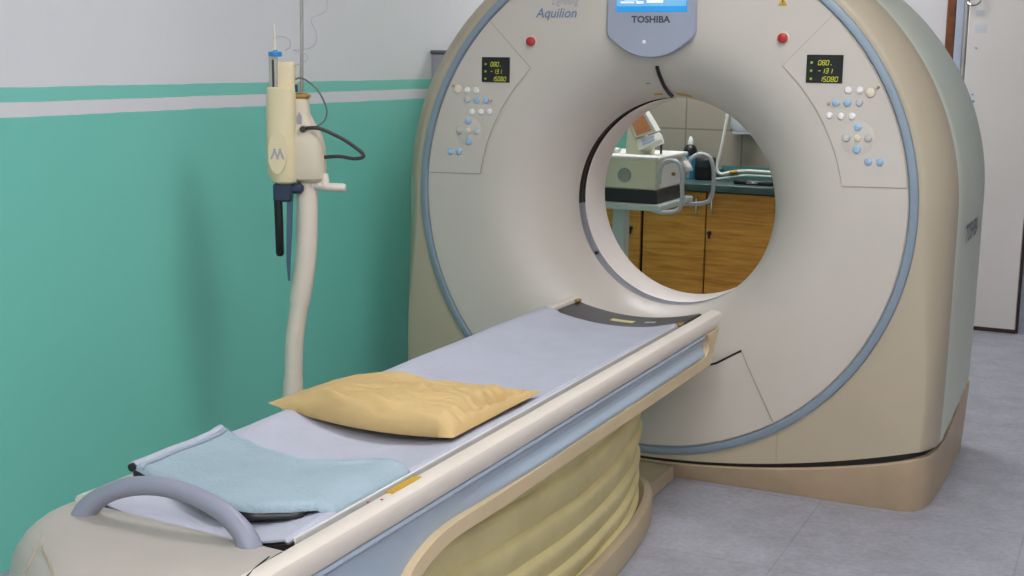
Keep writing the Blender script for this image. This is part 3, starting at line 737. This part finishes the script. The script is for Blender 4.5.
C4 = dict(NL=(-.274, -1.709, .622), NR=(.198, -1.716, .6095), FR=(.214, -1.308, .617), FL=(-.245, -1.425, .624))
def sst(a_, b_, t): t = min(1, max(0, (t-a_)/(b_-a_))); return t*t*(3-2*t)
def pil(u, v, side):
    a, b = 2*u-1, 2*v-1
    x, y, zs = [(C4['NL'][i]*(1-u)+C4['NR'][i]*u)*(1-v)+(C4['FL'][i]*(1-u)+C4['FR'][i]*u)*v for i in range(3)]
    nb = (1-v)**1.5*min(1, .55+v/.07*.45)
    y -= .030*(1-a*a)*nb; zs -= .012*(1-a*a)*(1-v)
    y += .010*(1-a*a)*v**2
    pa = min(1, u/.34)**.8*min(1, max(0, 1-u)/.085)**.55
    pb = min(1, v/.11)**.42*min(1, max(0, 1-v)/.22)**.6
    prof = pa*pb
    w_ = .008*noise.noise((a*1.4+2, b*3.2, 0))+.006*noise.noise((a*2.2+b*1.5, b*7+a*3, 4))+.003*noise.noise((a*6+b*5, b*12-a*4, 9))
    if side > 0:
        T = .060*(1-.62*sst(.1, .95, v)*sst(.0, .5, u))*(1-.12*u)
        z = zs+prof*(T+w_*1.7)
        for (c0, c1, wd, dp) in ((.16, .30, .035, .009), (.30, .42, .03, .007), (.22, .10, .03, .006)):     # soft creases running from the left tip
            z -= dp*prof*math.exp(-((v-c0-c1*u)/wd)**2)*sst(.05, .15, u)*(1-sst(.35, .6, u))
        dv = sst(.15, .72, v)*(1-.8*sst(.88, 1.0, v)); uc = .915-.035*(v-.7)
        z -= (.012+.036*dv)*math.exp(-1.6*((u-uc)/(.060 if u < uc else .045))**2)*sst(.10, .3, v)
        z += .006*dv*math.exp(-((u-.985)/.03)**2)
        lo = sag(x)+.010 if abs(x-XC) < .2 else .6115
        z = max(z, lo) if prof > 0 else zs
    else:
        z = zs-.005*prof; lo = sag(x)+.0055 if abs(x-XC) < .2 else .611
        z = min(max(z, lo), pil(u, v, 1)[2]-.0008) if prof > 0 else zs
    return (x, y, z)
pw = MB(); n1, n2 = 90, 70
for s_ in (1, -1):
    pw.grid(lambda u, v: pil(u, v, s_), n1, n2)
tag(pw.build('pillow', M['pillow'], ang=80), 'ochre yellow pillow lying on the middle of the couch', 'pillow')

# ------------------------------------------------------------------ contrast injector on its column
I = thing('contrast_injector', (-.8, -.85, 0), 'cream contrast injector on a curved floor column by the teal wall', 'medical injector', rz=.445)
def L(u, z, d=0): return (u, d, z)
col = crom([L(.022, .05, .02), L(-.02, .15, .02), L(-.024, .28, .01), L(-.012, .39), L(-.004, .544), L(.014, .667), L(.026, .742), L(.036, .833), L(.039, .937), L(.040, 1.03)], 6)
MB().tube(col, [.034]*12+[.030]*8+[.027]*10+[.031]*(len(col)-30), 18).build('column', M['inj_col'], I, local=True)
b = MB().lathe([(.02, .075), (.10, .062), (.20, .05), (.225, .042), (.23, .03), (.23, .02), (.21, .02)], (.02, .02, 0), 'z', 36)
for k in range(4): b.lathe([(.0, .0), (.018, .004), (.022, .012), (.016, .024)], (.02+.18*cos(k*PI/2+.4), .02+.18*sin(k*PI/2+.4), 0), 'z', 14)
b.build('floor_base', M['inj_col'], I, local=True)
# left housing (main) as a rounded loft
def rloft(mb, rows, nn=28, p=3.2):
    vs = []; fs = []
    for (cx, cy, hx, hy, z) in rows:
        for k in range(nn):
            a = 2*PI*k/nn; c, s = cos(a), sin(a)
            vs.append((cx+hx*abs(c)**(2/p)*(1 if c > 0 else -1), cy+hy*abs(s)**(2/p)*(1 if s > 0 else -1), z))
    for i in range(len(rows)-1):
        for k in range(nn): fs.append((i*nn+k, i*nn+(k+1) % nn, (i+1)*nn+(k+1) % nn, (i+1)*nn+k))
    fs += [tuple(range(nn)), tuple((len(rows)-1)*nn+k for k in range(nn))]
    return mb.add(vs, fs)
hb = rloft(MB(), [(-.018, -.02, .022, .035, 1.016), (-.020, -.02, .036, .05, 1.024), (-.024, -.02, .044, .055, 1.05), (-.025, -.02, .045, .056, 1.10), (-.026, -.02, .044, .054, 1.18), (-.026, -.02, .042, .050, 1.26), (-.026, -.02, .041, .048, 1.290), (-.025, -.02, .036, .043, 1.295)])
hs = hb.build('housing', M['inj'], I, local=True)
h2 = rloft(MB(), [(.045, .005, .035, .04, 1.020), (.040, .005, .052, .055, 1.032), (.039, .005, .056, .06, 1.06), (.038, .005, .055, .06, 1.12), (.034, .005, .050, .055, 1.155), (.026, .005, .036, .044, 1.195), (.024, .005, .026, .036, 1.22), (.024, .005, .023, .03, 1.262)])
plab(h2.build('side_housing', M['inj_side'], I, local=True), 'lighter shouldered housing on the right')
sh2 = MB(); 
vs = []; 
ov = []
for k in range(28):
    a = 2*PI*k/28; ov.append((-.030+.026*cos(a), 1.108+.062*sin(a)*(1 if sin(a) > 0 else .95)))
sh2.prism(ov, -.088, -.07, 'y'); osd = sh2.build('oval_shell', M['inj'], I, local=True)
mk = MB()
for k in range(4):
    a_ = -.047+.008*k; sl = .006 if k % 2 == 0 else -.006
    mk.prism([(a_+.003-sl, 1.092), (a_+.008-sl, 1.092), (a_+.008+sl, 1.122), (a_+.003+sl, 1.122)], -.0892-.0002*k, -.088, 'y')
plab(mk.build('emblem', M['ink_pale'], osd, local=True), 'pale grey emblem')
MB().prism([(.020, 1.19), (.034, 1.19), (.034, 1.21), (.027, 1.225), (.020, 1.21)], -.042, -.034, 'y').build('emblem', M['ink_pale'], I, local=True)
nk = rloft(MB(), [(-.017, -.012, .032, .034, 1.27), (-.017, -.012, .031, .033, 1.35), (-.017, -.012, .030, .032, 1.362), (-.017, -.012, .026, .028, 1.367)], p=4)
nk.build('neck', M['inj'], I, local=True)
MB().tube([L(-.045, 1.275, -.045), L(-.044, 1.382, -.045)], .0125, 16).build('syringe_barrel', M['clear'], I, local=True)
MB().tube([L(-.043, 1.28, -.056), L(-.043, 1.372, -.056)], .0035, 8).build('plunger_rod', M['cable'], I, local=True)
MB().lathe([(.0, 1.380), (.018, 1.381), (.0195, 1.384), (.0195, 1.393), (.017, 1.395), (.007, 1.396), (.006, 1.400)], (-.038, -.045, 0), 'z', 20).build('syringe_cap', M['blue'], I, local=True)
MB().lathe([(.006, 1.398), (.0045, 1.415), (.004, 1.43), (.005, 1.432), (.0035, 1.445), (.0012, 1.475)], (-.039, -.045, 0), 'z', 12).build('syringe_tip', M['inj_col'], I, local=True)
MB().tube([L(.028, 1.255, .0), L(.031, 1.42, 0), L(.036, 2.02, 0)], .0052, 12).build('drip_pole', M['steel'], I, local=True)
dh = MB().tube(crom([L(-.03, 2.0, 0), L(-.02, 1.985, 0), L(.036, 2.0, 0), L(.09, 1.985, 0), L(.10, 2.0, 0)], 5), .004, 8); dh.build('drip_hook', M['steel'], I, local=True)
MB().box((.0, -.025, 1.262), (.050, .03, 1.278), .004).build('pole_clamp', M['brass'], I, local=True)
MB().box((.010, -.03, 1.280), (.021, -.016, 1.303), .003).build('clamp_lever', M['navy'], I, local=True)
MB().tube(crom([L(.016, 1.318, -.03), L(.03, 1.321, -.03), L(.05, 1.313, -.03), L(.082, 1.284, -.03), L(.104, 1.236, -.03), L(.100, 1.204, -.03), L(.08, 1.186, -.035), L(.055, 1.178, -.04)], 6), .0028, 8).build('thin_cable', M['cable2'], I, local=True)
MB().tube(crom([L(.037, 1.175, -.035), L(.055, 1.180, -.05), L(.09, 1.178, -.05), L(.15, 1.150, -.04), L(.196, 1.118, -.03), L(.210, 1.103, -.03), L(.205, 1.095, -.03), L(.18, 1.092, -.03), L(.138, 1.097, -.02), L(.088, 1.093, -.01)], 6), .0054, 10).build('thick_cable', M['cable'], I, local=True)
MB().lathe([(.0, -.06), (.008, -.058), (.010, -.045), (.010, -.03)], (.038, 0, 1.176), 'y', 14).build('cable_socket', M['cable'], I, local=True)
ar = MB().tube([L(.052, 1.012, -.01), L(.085, 1.012, -.012), L(.10, 1.008, -.015)], .014, 14).tube([L(.095, 1.007, -.015), L(.150, 1.006, -.02), L(.156, 1.006, -.02)], [.0125, .0125, .010], 14).tube([L(.094, 1.010, -.012), L(.094, 1.046, -.012)], [.016, .010], 14)
ar.build('swivel_arm', M['rail'], I, local=True)
MB().box((-.05, -.06, .966), (.004, -.02, 1.02), .006).box((-.004, -.055, .990), (.036, -.02, 1.018), .008).build('holder_bracket', M['navy'], I, local=True)
MB().tube([L(-.038, .985, -.045), L(-.036, .90, -.045), L(-.035, .812, -.045), L(-.035, .806, -.045)], [.0125, .0125, .012, .008], 14).build('hand_grip', M['black'], I, local=True)
MB().tube([L(-.003, .99, -.04), L(-.007, .88, -.04), L(-.012, .79, -.035), L(-.012, .73, -.03)], [.011, .0105, .008, .004], 10, True, .5).build('strap', M['slate'], I, local=True)
MB().tube(crom([L(.103, 1.60, -.02), L(.108, 1.53, -.02), L(.098, 1.507, -.02), L(.062, 1.488, -.02), L(.074, 1.455, -.02), L(.076, 1.425, -.02), L(.055, 1.405, -.02), L(.012, 1.400, -.03), L(.03, 1.395, -.03), L(.052, 1.383, -.03), L(.04, 1.365, -.03), L(.012, 1.356, -.03)], 7), .0011, 6).build('infusion_line', M['tube'], I, local=True)
MB().tube(crom([L(-.039, 1.43, -.045), L(-.02, 1.438, -.05), L(.004, 1.428, -.05), L(.006, 1.41, -.05), L(-.008, 1.398, -.05)], 6), .0011, 6).build('infusion_line', M['tube'], I, local=True)

# ------------------------------------------------------------------ back of the room, seen through the bore
YCAB = 2.62
def cabinet(x0, x1, label, seams, handles, locks):
    t_ = thing('base_cabinet', ((x0+x1)/2, YCAB+.28, 0), label, 'cabinet', group='wooden base cabinets')
    MB().box((x0, YCAB+.02, .06), (x1, YB-.02, .70)).box((x0+.02, YCAB+.06, 0), (x1-.02, YB-.03, .06)).build('carcass', M['wood_dark'], t_)
    ed = [x0]+seams+[x1]
    for i in range(len(ed)-1):
        d = MB().box((ed[i]+.004, YCAB, .075), (ed[i+1]-.004, YCAB+.019, .695), .002).build('door', M['wood'], t_)
        for (hx, hz, fl) in handles:
            if ed[i] < hx < ed[i+1]:
                MB().tube(crom([(hx, YCAB+.002, hz+.045), (hx, YCAB-.02, hz+.04), (hx, YCAB-.025, hz), (hx, YCAB-.02, hz-.04), (hx, YCAB+.002, hz-.045)], 4), .005, 8).build('handle', M['chrome'], d)
        for (hx, hz) in locks:
            if ed[i] < hx < ed[i+1]:
                MB().lathe([(.0005, -.014), (.010, -.012), (.012, -.002)], (hx, YCAB, hz), 'y', 14).box((hx-.006, YCAB-.012, hz-.03), (hx+.006, YCAB-.006, hz+.005), .002).build('lock', M['black'], d)
    return t_
sx = at(705, 240, y=YCAB).x; gx = at(641, 240, y=YCAB).x; rx = at(774, 220, y=YCAB).x
h1 = at(697.5, 206, y=YCAB); h2_ = at(713, 205, y=YCAB); k1 = at(709.5, 233, y=YCAB); k0 = at(631, 228, y=YCAB)
cabinet(gx+.006, rx+.35, 'wooden base cabinet with two doors and chrome handles seen through the bore', [sx, rx+.005], [(h1.x, h1.z, 0), (h2_.x, h2_.z, 0), (rx+.06, h2_.z, 0)], [(k1.x, k1.z)])
cabinet(XL+.02, gx-.003, 'wooden base cabinet left of the dark gap, beside the machine cart', [], [], [(k0.x, k0.z)])
zt = at(740, 186, y=YCAB-.02).z
tag(MB().box((XL+.012, YCAB-.03, .702), (rx+.36, YB-.014, max(.735, zt)), .004).build('countertop', M['counter'], origin=None), 'grey-green worktop running along the wooden cabinets', 'worktop')
ZT = max(.735, zt)
# bottle with blue body, dark shoulders and white tip
bp = at(689, 186, y=2.9)
bo = thing('spray_bottle', (bp.x, 2.9, ZT), 'blue bottle with black shoulders and white tip on the worktop', 'bottle')
MB().lathe([(0, ZT), (.037, ZT), (.040, ZT+.01), (.040, ZT+.125)], (bp.x, 2.9, 0), 'z', 20).build('body', M['bottle_blue'], bo)
MB().lathe([(.040, ZT+.125), (.039, ZT+.15), (.030, ZT+.175), (.016, ZT+.185)], (bp.x, 2.9, 0), 'z', 20).build('shoulder', M['black'], bo)
MB().lathe([(.016, ZT+.185), (.015, ZT+.205), (.007, ZT+.225), (.0, ZT+.23)], (bp.x, 2.9, 0), 'z', 16).build('tip', M['vent_white'], bo)
q = at(704, 180, y=2.85); 
bx = thing('black_box', (q.x, 2.85, ZT), 'small black box on the worktop behind the tube handles', 'box')
MB().box((q.x-.04, 2.80, ZT), (q.x+.05, 2.90, ZT+.12), .006).build('body', M['black'], bx)
MB().box((q.x-.03, 2.797, ZT+.07), (q.x+.04, 2.801, ZT+.11), .001).build('front_plate', M['vent_dark'], bx)
q = at(757, 181, y=2.78)
kb = thing('black_case', (q.x, 2.72, ZT), 'flat black case on the worktop below the white tube', 'case')
MB().box((q.x-.10, 2.68, ZT), (q.x+.11, 2.765, ZT+.022), .005).build('case_body', M['black'], kb)
MB().box((q.x-.03, 2.674, ZT+.006), (q.x+.03, 2.68, ZT+.014), .001).build('latch', M['steel'], kb)
# green tray and a bent white pipe at right, its use unclear
q0, q1 = at(716, 168, y=3.0), at(776, 170, y=3.0)
tt = thing('shallow_tray', ((q0.x+q1.x)/2, 3.0, ZT), 'shallow teal tray at the back of the worktop under the white tube', 'tray')
MB().box((q0.x, 2.9, ZT), (q1.x+.2, 3.12, ZT+.012)).box((q0.x, 3.108, ZT+.012), (q1.x+.2, 3.12, ZT+.06)).box((q0.x, 2.9, ZT+.012), (q1.x+.2, 2.912, ZT+.045)).box((q0.x, 2.912, ZT+.012), (q0.x+.012, 3.108, ZT+.045)).box((q1.x+.188, 2.912, ZT+.012), (q1.x+.2, 3.108, ZT+.045)).build('dish', M['teal_thing'], tt)
yl = 2.80
P_ = lambda a, b: at(a, b, y=yl)
pts = crom([P_(728.5, 104), P_(727, 118), P_(722, 145), P_(717.5, 165), P_(717.5, 171), P_(722, 174), P_(735, 171.5), P_(750, 171), P_(772, 172.5), P_(790, 174)], 5)
lp = thing('bent_tube', (P_(735, 175).x, yl, ZT), 'white bent tube leaning on the worktop at right', 'lamp')
MB().tube(pts, .0085, 12).build('arm', M['vent_white'], lp)
r_ = P_(733, 172.5); MB().tube([P_(730, 173), P_(738, 172)], .013, 12).build('joint', M['brass'], lp)
MB().tube([P_(716, 179), P_(745, 175.2), P_(775, 176.5), P_(790, 177)], .006, 10).build('lower_bar', M['vent_white'], lp)
z_ = min(p_.z for p_ in [P_(790, 177)])
MB().lathe([(0, ZT), (.07, ZT), (.07, ZT+.012), (.02, ZT+.02), (.012, ZT+.03), (.012, P_(790, 175).z)], (P_(792, 175).x, yl, 0), 'z', 24).build('foot', M['vent_white'], lp)
hd = P_(729, 98); 
MB().tube([P_(728.5, 104), hd, P_(732, 90)], [.0085, .012, .03], 14).build('flared_end', M['vent_white'], lp)
# white paper roll holder on the tiles
a_, b_ = at(733, 96, y=YB-.06), at(757, 132, y=YB-.06)
ph = thing('paper_towel_box', ((a_.x+b_.x)/2, YB-.07, b_.z), 'white paper towel box on the tiles above the worktop', 'box')
rloft(MB(), [((a_.x+b_.x)/2, YB-.070, .06, .05, b_.z), ((a_.x+b_.x)/2, YB-.071, .072, .058, b_.z+.015), ((a_.x+b_.x)/2, YB-.073, .075, .06, b_.z+.15), ((a_.x+b_.x)/2, YB-.073, .075, .06, b_.z+.26), ((a_.x+b_.x)/2, YB-.075, .06, .05, b_.z+.28)]).build('case', M['paper'], ph)
MB().box(((a_.x+b_.x)/2-.05, YB-.12, b_.z-.012), ((a_.x+b_.x)/2+.05, YB-.05, b_.z+.002)).build('slot', M['box_grey'], ph)

# cart with a cream machine and a tilted monitor
YV = 1.75
V = lambda a, b, y=YV: at(a, b, y=y)
xr = V(657, 180).x; xl = xr-.40; z0, z1, z2, zs = V(640, 159).z, V(640, 190).z, V(640, 203).z, V(640, 210).z
CT = thing('equipment_cart', (xr-.2, YV+.2, 0), 'grey equipment cart with bent tube handles behind the scanner', 'cart')
MB().box((xl-.02, YV-.03, zs), (xr+.03, YV+.47, z2-.002), .006).build('shelf', M['shelf'], CT)
px_ = at(620, 240, y=YV+.15).x
MB().box((px_-.032, YV+.12, .10), (px_+.030, YV+.20, zs), .006).build('pedestal', M['shelf'], CT)
MB().box((px_-.24, YV-.02, .07), (px_+.22, YV+.42, .11), .01).build('base_plate', M['shelf'], CT)
for (x, y) in ((px_-.2, YV+.02), (px_+.18, YV+.02), (px_-.2, YV+.38), (px_+.18, YV+.38)):
    MB().lathe([(.0, -.012), (.032, -.012), (.035, 0), (.032, .012), (0, .012)], (x, y, .035), 'x', 16).build('caster', M['black'], CT)
for (dy, sh_) in ((-.01, 0), (.42, 0)):
    y = YV+dy
    if dy < 0: pp = [(645, 206), (655, 211), (668, 212.5), (678, 210), (682, 200), (682, 185), (682, 174), (679, 164), (671, 160.5), (663, 164), (660, 172), (659, 184)]
    else: pp = [(676, 203), (690, 204), (704, 203), (711, 198), (713.5, 186), (713.5, 170), (710, 158), (701, 154), (692, 158), (688, 166), (687, 178)]
    MB().tube(crom([at(a, b, y=y) for a, b in pp], 5), .0105, 12).build('tube_handle', M['tubegrey'], CT)
MC = thing('anaesthesia_machine', (xr-.2, YV+.2, z2), 'cream machine with round grille and dark band on the cart', 'medical machine')
MB().box((xl, YV, z1), (xr, YV+.42, z0), .008).build('case', M['vent'], MC)
plab(MB().box((xl, YV-.004, z2), (xr+.004, YV+.424, z1), .003).build('lower_band', M['vent_dark'], MC), 'dark lower band')
plab(MB().box((xr+.0005, YV+.03, z1+.01), (xr+.006, YV+.40, z0-.03), .002).build('side_plate', M['vent_white'], MC), 'white right side plate')
MB().box((xl-.0, YV-.006, z0-.006), (xr+.01, YV+.43, z0+.014), .006).build('top_plate', M['vent_white'], MC)
gc = V(624.5, 175); MB().lathe([(.0005, -.006), (.030, -.006), (.034, -.002), (.034, .004)], (gc.x, YV, gc.z), 'y', 28).build('round_grille', M['grille'], MC)
kc = at(672, 174, x=xr+.006); MB().lathe([(.008, 0), (.008, .016), (.0005, .017)], (xr+.006, kc.y, kc.z), 'x', 12).build('knob', M['brass'], MC)
c1 = at(684, 160, y=YV+.4)
MB().tube(crom([(xr+.004, YV+.36, c1.z), (c1.x, YV+.38, c1.z-.004), (c1.x+.03, YV+.37, c1.z-.035), (c1.x+.035, YV+.37, c1.z-.05)], 4), [.022]*13, 12).build('outlet_pipe', M['vent_white'], MC)
# monitor
ym = YV+.12
W = lambda a, b, y=ym: at(a, b, y=y)
MN = thing('tilted_monitor', (W(640, 156).x, ym, z0+.014), 'small cream monitor with brown screen tilted back on the cream machine', 'monitor')
TL, TR, BR, BL = W(629, 121), W(643.5, 110), W(656, 131), W(635.5, 138)
back = Vector((.006, .05, .002))
def quad(a, b, c, d, off0, off1): 
    return MB().add([p_+off0 for p_ in (a, b, c, d)]+[p_+off1 for p_ in (a, b, c, d)], [(0, 1, 2, 3), (7, 6, 5, 4), (0, 4, 5, 1), (1, 5, 6, 2), (2, 6, 7, 3), (3, 7, 4, 0)])
o0 = Vector((0, 0, 0))
quad(TL, TR, BR, BL, o0, back).build('case', M['vent_white'], MN)
def lerp4(u, v): return (TL*(1-u)+TR*u)*(1-v)+(BL*(1-u)+BR*u)*v
quad(lerp4(.10, .02), lerp4(.86, .02), lerp4(.84, .90), lerp4(.10, .92), Vector((0, -.004, 0)), o0).build('screen', M['screen_brown'], MN)
KL, KR, KR2, KL2 = W(636.5, 140), W(659.5, 132), W(663.5, 139), W(641, 149.5)
fwd = Vector((0, -.05, 0))
def kq(off0, off1): return quad(KL, KR, KR2+fwd*.6, KL2+fwd*.6, off0, off1)
kq(o0, Vector((0, .045, -.02))).build('keypad_ledge', M['vent_white'], MN)
def l4(u, v): return (KL*(1-u)+KR*u)*(1-v)+((KL2+fwd*.6)*(1-u)+(KR2+fwd*.6)*u)*v
quad(l4(.2, .2), l4(.75, .2), l4(.72, .75), l4(.2, .75), Vector((0, -.004, .003)), o0).build('keypad', M['keys'], MN)
n0 = z0+.0145
nb = MB(); cx = W(638, 150).x
nb.add([(cx-.055, ym-.02, n0), (cx+.05, ym-.02, n0), (cx+.05, ym+.10, n0), (cx-.055, ym+.10, n0),
        W(627, 126)+Vector((0, .01, 0)), W(640, 149)+Vector((0, 0, 0)), W(650, 144)+Vector((0, .07, 0)), W(632, 124)+Vector((0, .07, 0))],
       [(3, 2, 1, 0), (4, 5, 6, 7), (0, 1, 5, 4), (1, 2, 6, 5), (2, 3, 7, 6), (3, 0, 4, 7)])
nb.build('neck', M['vent'], MN)
bk = W(657, 150); MB().tube([(bk.x, ym+.06, n0), (bk.x, ym+.06, W(657, 141).z+.01)], .006, 8).build('support_post', M['black'], MN)
sm_ = W(616, 152); MB().tube([(sm_.x-.02, ym, n0+.012), (sm_.x+.02, ym, n0+.014)], .012, 10).build('side_knob', M['vent_white'], MN)

# ------------------------------------------------------------------ light and view
wd = bpy.data.worlds.new('world'); SC.world = wd; wd.use_nodes = True
wd.node_tree.nodes['Background'].inputs['Color'].default_value = (.6, .62, .65, 1); wd.node_tree.nodes['Background'].inputs['Strength'].default_value = .15
SC.view_settings.view_transform = 'Standard'; SC.view_settings.look = 'None'
SC.view_settings.gamma = 1; SC.view_settings.use_curve_mapping = False
SC.view_settings.exposure = 0
SC.cycles.use_denoising = True
SC.cycles.max_bounces = 8; SC.cycles.diffuse_bounces = 5; SC.cycles.sample_clamp_indirect = 6
